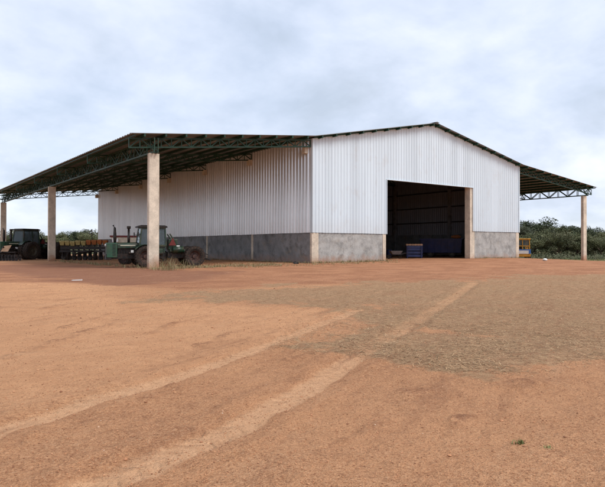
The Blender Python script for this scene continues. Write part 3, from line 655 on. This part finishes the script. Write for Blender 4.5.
# ---- planter with seed hoppers
def make_planter(loc, rz):
    t = thing('seed_planter', 'row planter with yellow and orange seed hoppers parked behind the green tractor', 'planter', loc, rz)
    fr = MB(); fr.box(-2.6, 2.6, -.09, .09, .75, .93); fr.box(-2.6, 2.6, .55, .7, .75, .9)
    for xx in (-2.5, -1.2, 0, 1.2, 2.5): fr.box(xx-.06, xx+.06, .09, .55, .78, .88)
    fr.bar((-1.2, .0, .84), (0, -2.6, .6), .14); fr.bar((1.2, 0, .84), (0, -2.6, .6), .14); fr.bar((0, -2.6, .6), (0, -3.0, .55), .16)
    fr.bar((-2.6, .3, 1.38), (2.6, .3, 1.38), .1); fr.box(-2.6, 2.6, .2, .5, 1.0, 1.3)
    for xx in (-2.5, 0, 2.5): fr.box(xx-.05, xx+.05, .25, .35, .88, 1.36)
    fr.build('frame', M['tdark'], t)
    for k in range(9):
        xx = -2.4+k*.6+random.uniform(-.02, .02); m = M['yellow'] if k < 5 else M['orange']; z0 = 1.62+(.1 if k >= 5 else 0)+random.uniform(-.05, .05)
        hb = MB(); hb.hexa([(xx-.2, .12, z0-.25), (xx+.2, .12, z0-.25), (xx+.2, .42, z0-.25), (xx-.2, .42, z0-.25), (xx-.28, -.02, z0+.1), (xx+.28, -.02, z0+.1), (xx+.28, .6, z0+.1), (xx-.28, .6, z0+.1)])
        ho = hb.build('seed_hopper', m, t, .03)
        lid = MB(); lid.hexa([(xx-.29, -.04, z0+.1), (xx+.29, -.04, z0+.1), (xx+.29, .62, z0+.1), (xx-.29, .62, z0+.1), (xx-.24, .02, z0+.2), (xx+.24, .02, z0+.2), (xx+.24, .56, z0+.2), (xx-.24, .56, z0+.2)]); lid.build('lid', m, ho, .02)
        ru = MB(); ru.bar((xx, .5, .82), (xx, 1.25, .45), .08, .12); ru.bar((xx, .3, 1.5), (xx, .6, .35), .12, .3); ru.box(xx-.16, xx+.16, .55, .85, .35, .95)
        for off in (-.09, .09): ru.lathe_y([(.001, -.02), (.24, -.02), (.26, 0), (.24, .02), (.001, .02)], 16, (xx, .62+off*.4, .26))
        ru.build('row_unit', M['tdark'], t)
        wv = MB(); wv.lathe_y([(.08, -.05), (.2, -.06), (.22, 0), (.2, .06), (.08, .05)], 18); w = wv.build('press_wheel', M['rubber'], t); w.location = (xx, 1.28, .22); w.rotation_euler = (0, 0, PI/2)
    mk = MB(); mk.bar((.9, .3, .9), (.9, .3, 2.9), .06); mk.bar((.9, .3, 2.9), (.6, .3, 2.5), .05); mk.build('marker_arm', M['tdark'], t)
    for s in (-1, 1): add_wheel(t, s*1.5, -.55, .36, .24, M['rim2'], s)
    for ch in t.children:
        if ch.name.startswith('wheel'): ch.rotation_euler = (0, 0, PI/2)
    return t
make_planter(on_ground(83, 68), math.atan2(-math.sin(yaw), math.cos(yaw))+.05).scale = (1.0, 1.0, 1.22)

# ---- low wagon far left with a tan panel leaning on it
def make_implement(loc, rz):
    t = thing('disc_harrow', 'dark disc harrow with raised frame at the left edge beside the double wheeled tractor', 'harrow', loc, rz)
    fr = MB()
    for yy in (-.6, .0, .6): fr.bar((-1.5, yy, .95), (1.5, yy, .95), .12)
    for xx in (-1.4, 0, 1.4): fr.bar((xx, -.7, .98), (xx, .7, .98), .12)
    fr.bar((0, -.7, .95), (0, -1.9, .7), .14); fr.bar((0, .0, .95), (0, -.4, 1.6), .1); fr.bar((0, -.4, 1.6), (0, -1.4, .8), .07)
    fr.build('frame', M['tdark'], t)
    for yy in (-.45, .5):
        ax = MB(); ax.tube([(-1.5, yy, .42), (1.5, yy, .42)], .04, 8)
        for xx in (-1.3, 0, 1.3): ax.bar((xx, yy, .42), (xx, yy*.8, .95), .08)
        ax.build('axle', M['tdark'], t)
        for k in range(9):
            d = MB(); d.lathe_y([(.001, .07), (.2, .04), (.36, -.03), (.36, -.045), (.2, .02), (.001, .05)], 22); o = d.build('disc', M['grey'], t); o.location = (-1.4+k*.35, yy, .36); o.rotation_euler = (0, 0, PI/2)
    return t
pim = on_ground(5, 66.5); make_implement(pim, math.atan2(-math.sin(yaw), math.cos(yaw)))
mb = MB(); a = Vector((pim.x, pim.y, pim.z+1.02)); rr = R_.copy(); rr.z = 0; rr.normalize(); bk = Vector((f.x, f.y, 0)).normalized()
o_ = a-bk*.55+rr*.05
mb.hexa([o_-rr*.3, o_+rr*.55, o_+rr*.55+bk*.03, o_-rr*.3+bk*.03, o_-rr*.1+Vector((0, 0, .62))+bk*.4, o_+rr*.75+Vector((0, 0, .72))+bk*.4, o_+rr*.75+Vector((0, 0, .72))+bk*.43, o_-rr*.1+Vector((0, 0, .62))+bk*.43])
tag(mb.build('board', M['tan']), 'tan board tilted on top of the dark harrow', 'board')

# ---- cream and red machine standing between the tractor and the wall
def make_spreader(loc, rz):
    t = thing('fertiliser_spreader', 'cream and red spreader against the shed wall behind the green tractor hood', 'spreader', loc, rz)
    mb = MB(); mb.hexa([(-.7, -.5, 1.2), (.7, -.5, 1.2), (.7, .5, 1.2), (-.7, .5, 1.2), (-1.15, -.8, 2.35), (1.15, -.8, 2.35), (1.15, .8, 2.35), (-1.15, .8, 2.35)]); mb.build('hopper', M['cream'], t, .03)
    mb = MB(); mb.box(-1.22, 1.22, -.86, .86, 2.35, 2.5); mb.build('rim', M['red'], t, .02)
    mb = MB()
    for s in (-1, 1):
        mb.bar((-1.1, s*.4, .85), (1.1, s*.4, .85), .12); 
        for xx in (-.9, .9): mb.bar((xx, s*.4, .85), (xx, s*.55, 1.6), .08)
    mb.bar((0, -.4, .85), (0, -2, .6), .12); mb.tube([(0, -.9, .7), (0, .9, .7)], .07, 8); mb.build('frame', M['red'], t)
    mb = MB(); mb.box(-1.0, -.5, -.845, -.80, 1.95, 2.25); mb.build('panel', M['white'], t)
    for s in (-1, 1):
        add_wheel(t, 0, s*.95, .45, .28, M['rim'], s)
    return t
make_spreader(on_ground(126, 52.5), math.atan2(-math.sin(yaw), math.cos(yaw))+.1)

# ---- things inside the hall
def gp(px, d): return on_ground(px, d)
rzc = math.atan2(-math.sin(yaw), math.cos(yaw))
def make_bin(loc, rz):
    t = thing('crate_bin', 'blue slatted bin just inside the wide dark doorway', 'bin', loc, rz)
    mb = MB(); w = .85
    for zz in (.15, .48, .81, 1.08):
        mb.box(-w, w, -.6, -.55, zz, zz+.24); mb.box(-w, w, .55, .6, zz, zz+.24); mb.box(-w, -w+.05, -.549, .549, zz, zz+.24); mb.box(w-.05, w, -.549, .549, zz, zz+.24)
    mb.build('slat_wall', M['blue2'], t)
    mb = MB()
    for sx in (-1, 1):
        for sy in (-1, 1): mb.box(sx*(w-.12)-.05, sx*(w-.12)+.05, sy*.645-.045, sy*.645+.045, 0, 1.34)
    mb.box(-w+.05, w-.05, -.5, .5, .12, .18); mb.build('frame', M['blue'], t)
    return t
p = gp(414, 64); p.z += 0; make_bin(p, rzc-.1)
mb = MB(); q = p+Vector((0, 0, 1.345))
pal = thing('pallet', 'pale wooden pallet lying on top of the blue slatted bin', 'pallet', q, rzc-.1)
for k in range(6): mb.box(-.88+k*.3, -.66+k*.3, -.62, .62, .14, .17); mb.box(-.88+k*.3, -.66+k*.3, -.62, .62, .0, .03)
mb.build('deck', M['tan'], pal)
mb = MB()
for yy in (-.55, 0, .55): mb.box(-.85, .85, yy-.05, yy+.05, .031, .139)
mb.build('bearer', M['tan'], pal)
def make_wagon(loc, rz):
    t = thing('grain_trailer', 'dark blue grain trailer standing deep inside the doorway', 'trailer', loc, rz)
    mb = MB(); mb.hexa([(-2.2, -1.0, .5), (2.2, -1.0, .5), (2.2, 1.0, .5), (-2.2, 1.0, .5), (-2.35, -1.15, 2.05), (2.35, -1.15, 2.05), (2.35, 1.15, 2.05), (-2.35, 1.15, 2.05)]); mb.build('body', M['blue'], t, .02)
    mb = MB()
    for k in range(7):
        xx = -2.1+k*.7
        for s in (-1, 1): mb.bar((xx, s*1.03, .5), (xx*1.06, s*1.18, 2.05), .09, .06)
    mb.box(-2.42, 2.42, -1.24, 1.24, 2.0, 2.1); mb.build('stiffener', M['blue'], t)
    mb = MB(); mb.box(-2.2, 2.2, -.5, .5, .3, .49); mb.bar((-2.2, 0, .62), (-3.2, 0, .5), .12); mb.build('chassis', M['tdark'], t)
    for xx in (-1.2, 1.2):
        for s in (-1, 1): add_wheel(t, xx, s*.85, .42, .26, M['rim2'], s)
    return t
pw = gp(442, 69); make_wagon(pw, rzc-.35)
def make_sack(name, label, cat, p, rz, L, w, h, m):
    mb = MB(); n, k = 9, 12; base = 0
    for i in range(n):
        tt = i/(n-1); pr_ = max(.15, math.sin(PI*min(max(tt, .04), .96))**.45)
        for j in range(k):
            a = 2*PI*j/k; mb.v.append((L*(tt-.5), w*.5*pr_*math.cos(a)*(1+.06*math.sin(5*tt+j)), h*.5+h*.5*pr_*math.sin(a)*(1+.08*math.sin(3*j+7*tt))))
    for i in range(n-1):
        for j in range(k): j2 = (j+1) % k; mb.f.append((i*k+j, i*k+j2, (i+1)*k+j2, (i+1)*k+j))
    mb.f.append(tuple(range(k))[::-1]); mb.f.append(tuple(range((n-1)*k, n*k)))
    o = mb.build(name, m, None, 0, True); o.location = p; o.rotation_euler = (0, 0, rz); return tag(o, label, cat)
q = gp(456, 69); make_sack('sack', 'orange sack lying on top of the dark blue grain trailer', 'sack', (q.x, q.y, pw.z+2.1), rzc-.3, 1.1, .6, .45, M['orange'])
def make_barrow(loc, rz):
    t = thing('wheelbarrow', 'grey wheelbarrow just inside the left edge of the doorway', 'wheelbarrow', loc, rz)
    mb = MB(); mb.hexa([(-.45, -.25, .45), (.4, -.25, .45), (.4, .25, .45), (-.45, .25, .45), (-.7, -.4, .82), (.6, -.4, .82), (.6, .4, .82), (-.7, .4, .82)]); mb.build('tray', M['grey'], t, .02)
    mb = MB()
    for s in (-1, 1): mb.tube([(-.75, s*.05, .22), (-.3, s*.2, .42), (.5, s*.26, .45), (1.15, s*.32, .62)], .022, 8); mb.tube([(.4, s*.26, .45), (.45, s*.3, 0)], .02, 8)
    mb.build('frame', M['tdark'], t)
    mb = MB(); mb.lathe_y([(.001, -.03), (.16, -.04), (.22, 0), (.16, .04), (.001, .03)], 20); w = mb.build('wheel', M['rubber'], t); w.location = (-.78, 0, .22)
    return t
make_barrow(gp(396, 62), rzc+.2)
def make_drum(p, label):
    mb = MB(); pr = [(.001, 0), (.28, 0), (.3, .02), (.29, .05), (.29, .28), (.305, .3), (.29, .32), (.29, .58), (.305, .6), (.29, .62), (.29, .85), (.3, .88), (.28, .9), (.26, .88), (.001, .88)]
    mb.lathe_y(pr, 28); o = mb.build('drum', M['blue'], None, 0, True); o.rotation_euler = (PI/2, 0, 0); o.location = p
    return tag(o, label, 'drum', None)
make_drum(gp(389, 66), 'blue drum standing by the left edge of the dark doorway behind the wheelbarrow')

# ---- yellow vehicle beyond the right corner
def make_cart(loc, rz):
    t = thing('yellow_loader', 'yellow open cab loader with a white and blue front plate parked past the right corner', 'loader', loc, rz)
    mb = MB(); mb.box(-1.0, 1.0, -1.3, 1.3, .55, 1.0); mb.box(-.95, .95, -1.42, -1.3, .45, .78); mb.build('body', M['ylw'], t, .04)
    mb = MB()
    for sx in (-1, 1):
        for sy in (-1.1, .1, 1.1): mb.bar((sx*.92, sy, 1.0), (sx*.88, sy, 2.35), .11)
        mb.bar((sx*.92, -1.1, 1.6), (sx*.92, 1.1, 1.6), .08)
    mb.bar((0, -1.1, 1.0), (0, -1.1, 2.35), .08); mb.bar((-.9, -1.1, 1.65), (.9, -1.1, 1.65), .08)
    mb.build('cab_frame', M['ylw'], t)
    mb = MB(); mb.box(-1.02, 1.02, -1.25, 1.25, 2.35, 2.5); mb.build('roof', M['ylw'], t, .04)
    mb = MB(); mb.box(-.86, -.04, -1.08, -1.065, 1.7, 2.3); mb.box(.04, .86, -1.08, -1.065, 1.7, 2.3); mb.build('window', M['glass'], t)
    mb = MB(); mb.box(-.85, 1.0, -1.47, -1.42, .78, 1.28); fp = mb.build('front_plate', M['white'], t)
    mb = MB(); mb.box(-.85, 1.0, -1.478, -1.471, 1.16, 1.28); mb.box(.72, 1.0, -1.478, -1.471, .78, 1.159); mb.build('blue_band', M['signblue'], fp)
    mb = MB(); mb.box(-.4, .4, -.1, .5, 1.0, 1.35); mb.box(-.4, .4, .45, .6, 1.35, 1.95); mb.build('seat', M['tdark'], t, .04)
    for xx in (-1, 1):
        for yy in (-.85, .85):
            w = add_wheel(t, xx*.88, yy, .42, .3, M['rim2'], 1); w.rotation_euler = (0, 0, -PI/2 if xx > 0 else PI/2)
    return t
make_cart(gp(520.8, 86), rzc-.15).scale = (1.05, 1.05, 1.26)
# ---- litter
p = ground_at(545, 261); make_sack('bag', 'small white bag lying on the dirt near the right canopy', 'bag', (p.x, p.y, p.z-.02), .4, .6, .4, .26, M['white'])
p = ground_at(77, 280.5); mb = MB(); mb.hexa([(-.22, -.07, 0), (.2, -.09, 0), (.22, .08, 0), (-.18, .1, 0), (-.22, -.07, .03), (.2, -.09, .05), (.22, .08, .045), (-.18, .1, .03)]); o = mb.build('scrap', M['white']); o.location = p; o.rotation_euler = (0, 0, rzc+.2); tag(o, 'white scrap of plastic lying on the red dirt at left', 'litter')
# stones lying at the foot of the dark side wall
for (px, d, s, lb) in ((296, 48.5, .2, 'dark stone against the shaded side wall near the front corner'),):
    mb = MB(); n, k = 6, 9
    for i in range(n):
        th = PI*i/(n-1)
        for j in range(k):
            a = 2*PI*j/k; q = s*(1+.25*mnoise.noise(Vector((math.cos(a)*2+px, math.sin(a)*2, th*2)))); mb.v.append((q*1.4*math.sin(th)*math.cos(a), q*math.sin(th)*math.sin(a), q*.7*math.cos(th)))
    for i in range(n-1):
        for j in range(k): j2 = (j+1) % k; mb.f.append((i*k+j, (i+1)*k+j, (i+1)*k+j2, i*k+j2))
    o = mb.build('stone', M['tdark']); p = on_ground(px, d); o.location = p+Vector((0, 0, s*.3)); tag(o, lb, 'stone')

# ---- tall dry grass at the foot of the nearest pillar
def make_clump(p, n, h, label, m, spread=.35):
    thin = .45 if h < .1 else 1
    mb = MB()
    for _ in range(n):
        a = random.random()*6.283; q = (random.gauss(0, spread), random.gauss(0, spread*.6)); L = h*random.uniform(.5, 1.1)
        x0, y0 = q; lean = random.uniform(.2, 1.05); pts = [(x0+math.cos(a)*L*lean*s**1.7, y0+math.sin(a)*L*lean*s**1.7, -.03+L*(s-.28*lean*s*s)) for s in (0, .35, .7, 1)]
        w = random.uniform(.012, .026)*thin; qv = (-math.sin(a)*w/2, math.cos(a)*w/2); n0 = len(mb.v)
        for (xx, yy, zz), k in zip(pts, (1, .9, .6, .1)): mb.v += [(xx-qv[0]*k, yy-qv[1]*k, zz), (xx+qv[0]*k, yy+qv[1]*k, zz)]
        for k in range(3): mb.f.append((n0+2*k, n0+2*k+1, n0+2*k+3, n0+2*k+2))
    o = mb.build('grass_clump', m); o.location = p; return tag(o, label, 'grass')
p = on_ground(169, 38.6); make_clump(p, 120, 1.05, 'tall dry grass clump at the right foot of the nearest pillar', M['dry'], .5)
p = on_ground(181, 41.5); make_clump(p, 60, .7, 'lower dry grass clump in front of the tractor rear wheel', M['dry'], .5)
p = ground_at(521, 441); make_clump(p, 40, .05, 'tiny green weed at lower right of the dirt yard, left of a second weed', M['weed'], .03)
p = ground_at(547, 446); make_clump(p, 26, .04, 'tiny green weed at lower right of the dirt yard, right of another weed', M['weed'], .025)

# ------------------------------------------------------------------ trees
def tree_proto(seed, h, w, leaf, nl, lm, low=.12):
    rs = random.Random(seed); tr = MB(); fo = MB(); lobes = []
    th = h*rs.uniform(.26, .36)
    tr.tube([(0, 0, -.3), (rs.uniform(-.1, .1), 0, th*.5), (rs.uniform(-.2, .2), rs.uniform(-.2, .2), th)], [h*.030, h*.024, h*.02], 8)
    nlimb = rs.randint(5, 7)
    for k in range(nlimb):
        a = 2*PI*(k+rs.random()*.7)/nlimb; L = w*.5*rs.uniform(.55, .95); zt = h*rs.uniform(.5, .88)
        e = Vector((math.cos(a)*L, math.sin(a)*L, zt)); mid = Vector((e.x*.5, e.y*.5, th+(zt-th)*.6))
        tr.tube([(0, 0, th*.85), mid, e], [h*.014, h*.010, h*.004], 6)
        for q in (e, mid.lerp(e, .6), mid): lobes.append((q+Vector((rs.gauss(0, w*.06), rs.gauss(0, w*.06), rs.gauss(0, h*.04))), rs.uniform(.10, .19)*w))
    for k in range(7): a = rs.random()*6.28; q = rs.random()**.5*w*.42; lobes.append((Vector((math.cos(a)*q, math.sin(a)*q, h*rs.uniform(.6, .93)*(1-.35*(q/w)))), rs.uniform(.1, .17)*w))
    for k in range(6): a = rs.random()*6.28; q = w*.45*rs.uniform(.5, 1); lobes.append((Vector((math.cos(a)*q, math.sin(a)*q, h*rs.uniform(low, .42))), rs.uniform(.10, .17)*w))
    for c, rr in lobes:
        for _ in range(int(nl/len(lobes))):
            d = Vector((rs.gauss(0, 1), rs.gauss(0, 1), rs.gauss(0, 1))).normalized()*rr*rs.random()**.4; d.z *= .75
            p = c+d
            if p.z < .05: continue
            a = Vector((rs.gauss(0, 1), rs.gauss(0, 1), rs.gauss(0, .6))).normalized(); b = a.cross(Vector((rs.gauss(0, 1), rs.gauss(0, 1), rs.gauss(0, 1)))).normalized(); s = leaf*rs.uniform(.55, 1.25)
            n0 = len(fo.v); fo.v += [tuple(p-a*s), tuple(p+b*s*.45), tuple(p+a*s), tuple(p-b*s*.45)]; fo.f.append((n0, n0+1, n0+2, n0+3))
    root = thing('tree', 'tree', 'tree'); tr.build('trunk', M['bark'], root); fo.build('crown', lm, root)
    return root
protos = [tree_proto(11, 6.2, 6.4, .14, 9000, M['leafA']), tree_proto(23, 5.4, 6.8, .13, 9000, M['leafB']), tree_proto(37, 7.0, 6.2, .14, 9000, M['leafD'], .2), tree_proto(41, 4.2, 5.6, .12, 7000, M['leafC'], .05), tree_proto(59, 5.6, 5.4, .13, 8000, M['leafB'], .06)]
used = set()
def put_tree(k, px, d, toppx, label, group):
    o = protos[k] if k not in used else copy_tree(protos[k]); used.add(k)
    p = on_ground(px, d); base_h = (6.2, 5.4, 7.0, 4.2, 5.6)[k]
    hh = at(px, toppx, d).z-p.z; s = hh/base_h/.97
    o.location = p; o.rotation_euler = (0, 0, random.random()*6.28); o.scale = (s*random.uniform(.95, 1.25),)*2+(s,)
    tag(o, label, 'tree', group)
ORD = ['first', 'second', 'third', 'fourth', 'fifth', 'sixth', 'seventh', 'eighth', 'ninth', 'tenth', 'eleventh', 'twelfth', 'thirteenth', 'fourteenth']
back = [(518, 118, 222, 2), (529, 122, 219, 0), (541, 125, 224, 2), (553, 128, 221, 1), (564, 126, 224, 0), (575, 130, 223, 2), (587, 128, 226, 0), (598, 126, 228, 1), (609, 128, 229, 0), (622, 126, 228, 2)]
for i, (px, d, tp, k) in enumerate(back): put_tree(k, px, d, tp, f'{ORD[i]} tall dark tree from the left beyond the right canopy', 'tall trees beyond the right canopy')
frontr = [(524, 106, 234, 4), (535, 104, 231, 1), (546, 107, 230, 4), (557, 103, 233, 3), (567, 106, 231, 1), (578, 104, 233, 4), (590, 106, 236, 3), (601, 103, 235, 1), (613, 105, 236, 4)]
for i, (px, d, tp, k) in enumerate(frontr): put_tree(k, px, d, tp, f'{ORD[i]} low bushy tree from the left, before the tall right wood', 'bushy trees at the edge of the right wood')
left = [(-8, 150, 231, 1), (5, 140, 232, 3), (18, 152, 230, 4), (30, 146, 233, 1), (42, 155, 232, 3), (56, 140, 232, 4), (66, 150, 231, 1), (75, 145, 230, 0), (84, 152, 230, 4), (93, 142, 231, 1), (101, 150, 231, 3), (110, 148, 232, 1)]
for i, (px, d, tp, k) in enumerate(left): put_tree(k, px, d, tp, f'{ORD[i]} olive scrub tree from the left, seen under the left canopy', 'scrub trees beyond the left canopy')
# undergrowth
mb = MB()
for (n, x0, x1, d0, d1, h) in ((16000, 512, 640, 97, 118, 1.3), (16000, -20, 120, 105, 150, 1.8)):
    for _ in range(n):
        d = random.uniform(d0, d1); px = random.uniform(x0, x1); p = at(px, 248, d); g = gz1(p.x, p.y)
        hh = h*(.45+.7*abs(mnoise.noise(Vector((p.x*.25, p.y*.25, 3))))*1.6)
        c = Vector((p.x, p.y, g+random.random()**1.3*hh)); a = Vector((random.gauss(0, 1), random.gauss(0, 1), random.gauss(0, .7))).normalized(); b = a.orthogonal().normalized(); s = random.uniform(.08, .18)
        n0 = len(mb.v); mb.v += [tuple(c-a*s), tuple(c+b*s*.5), tuple(c+a*s), tuple(c-b*s*.5)]; mb.f.append((n0, n0+1, n0+2, n0+3))
tag(mb.build('undergrowth', M['leafC']), 'low tangled scrub round the feet of the trees', 'scrub', kind='stuff')
# low far hills
t = NT('far_field'); c = t.mix(t.ramp(t.noise(.02, 6, .7), [(.4, 0), (.6, 1)]), (.075, .10, .05), (.20, .19, .10)); M['hill'] = t.out(c, .95, 0, .1)
mb = MB(); nseg = 90
prev = None
for k in range(nseg+1):
    a = yaw+math.radians(-60+120*k/nseg); ring = []
    hh = 9.5+4*mnoise.noise(Vector((k*.13, 1, 0)))+1.5*mnoise.noise(Vector((k*.6, 4, 0)))
    for dd, q in ((330, -.02), (420, .5), (520, .9), (620, 1.0), (800, .6)): ring.append((CAM.x+dd*math.sin(a), CAM.y+dd*math.cos(a), -.5+hh*q*1.2))
    if prev:
        for i in range(4): mb.quad(prev[i], ring[i], ring[i+1], prev[i+1])
    prev = ring
tag(mb.build('hills', M['hill'], None, 0, True), 'low olive hills along the horizon', kind='structure')

# ------------------------------------------------------------------ sky and sun
SUN_EL, SUN_AZ = math.radians(52), math.radians(28)      # azimuth from straight in front of the facade towards its right
sd = Vector((math.sin(SUN_AZ)*math.cos(SUN_EL), -math.cos(SUN_AZ)*math.cos(SUN_EL), math.sin(SUN_EL)))
sl = bpy.data.lights.new('sun', 'SUN'); sl.energy = 1.5; sl.angle = math.radians(25); sl.color = (1, .96, .9)
so = bpy.data.objects.new('sun', sl); COL.objects.link(so); so.rotation_euler = (-sd).to_track_quat('-Z', 'Y').to_euler(); so.location = (0, -20, 40)
w = bpy.data.worlds.new('World'); scn.world = w; w.use_nodes = True; nt = w.node_tree; nd = nt.nodes
bg = nd['Background']; bg.inputs['Strength'].default_value = .1
sky = nd.new('ShaderNodeTexSky'); sky.sky_type = 'NISHITA'; sky.sun_disc = False; sky.sun_elevation = SUN_EL; sky.sun_rotation = math.atan2(sd.x, sd.y)
tc = nd.new('ShaderNodeTexCoord'); sp = nd.new('ShaderNodeSeparateXYZ'); nt.links.new(tc.outputs['Generated'], sp.inputs[0])
def wm(op, a, b=0.0, clamp=False):
    n = nd.new('ShaderNodeMath'); n.operation = op; n.use_clamp = clamp
    for s, v in ((n.inputs[0], a), (n.inputs[1], b)):
        if isinstance(v, (int, float)): s.default_value = v
        else: nt.links.new(v, s)
    return n.outputs[0]
zz = wm('ADD', wm('MAXIMUM', sp.outputs[2], 0.0), .36)
cb = nd.new('ShaderNodeCombineXYZ'); nt.links.new(wm('DIVIDE', sp.outputs[0], zz), cb.inputs[0]); nt.links.new(wm('DIVIDE', sp.outputs[1], zz), cb.inputs[1])
def wn(scale, det, rough, dist, off):
    mp = nd.new('ShaderNodeMapping'); mp.inputs['Location'].default_value = off; nt.links.new(cb.outputs[0], mp.inputs[0])
    n = nd.new('ShaderNodeTexNoise'); n.inputs['Scale'].default_value = scale; n.inputs['Detail'].default_value = det; n.inputs['Roughness'].default_value = rough; n.inputs['Distortion'].default_value = dist
    nt.links.new(mp.outputs[0], n.inputs['Vector']); return n.outputs['Fac']
def wr(fac, stops):
    n = nd.new('ShaderNodeValToRGB'); e = n.color_ramp.elements
    while len(e) < len(stops): e.new(.5)
    for i, (p, c) in enumerate(stops): e[i].position = p; e[i].color = (*c, 1) if not isinstance(c, (int, float)) else (c, c, c, 1)
    nt.links.new(fac, n.inputs[0]); return n.outputs[0]
def wmix(fac, a, b, mode='MIX'):
    n = nd.new('ShaderNodeMix'); n.data_type = 'RGBA'; n.blend_type = mode
    for i, v in ((0, fac), (6, a), (7, b)):
        if isinstance(v, bpy.types.NodeSocket): nt.links.new(v, n.inputs[i])
        else: n.inputs[i].default_value = v if i == 0 else (*v, 1)
    return n.outputs[2]
cl = wr(wn(2.5, 10, .56, .15, (3.1, 7.7, 0)), [(.32, (.62, .69, .79)), (.43, (.71, .78, .90)), (.52, (.81, .87, .985)), (.60, (.90, .945, 1.03)), (.72, (1.02, 1.045, 1.08))])
cl2 = wr(wn(.45, 6, .55, .2, (1.4, 2.2, 0)), [(.35, (.86, .89, .94)), (.6, (1.0, 1.0, 1.0))])
clouds = wmix(1.0, cl, cl2, 'MULTIPLY')
k10 = nd.new('ShaderNodeVectorMath'); k10.operation = 'SCALE'; k10.inputs['Scale'].default_value = 6.2; nt.links.new(clouds, k10.inputs[0])
cover = wr(wn(.8, 7, .55, .3, (9, 4, 0)), [(.36, .80), (.55, 1.0)])
cc = wmix(cover, sky.outputs[0], k10.outputs[0])
nt.links.new(cc, bg.inputs['Color'])

scn.render.engine = 'CYCLES'
vs = scn.view_settings; vs.view_transform = 'Standard'; vs.look = 'None'; vs.exposure = 0.85; vs.gamma = 1; vs.use_curve_mapping = False
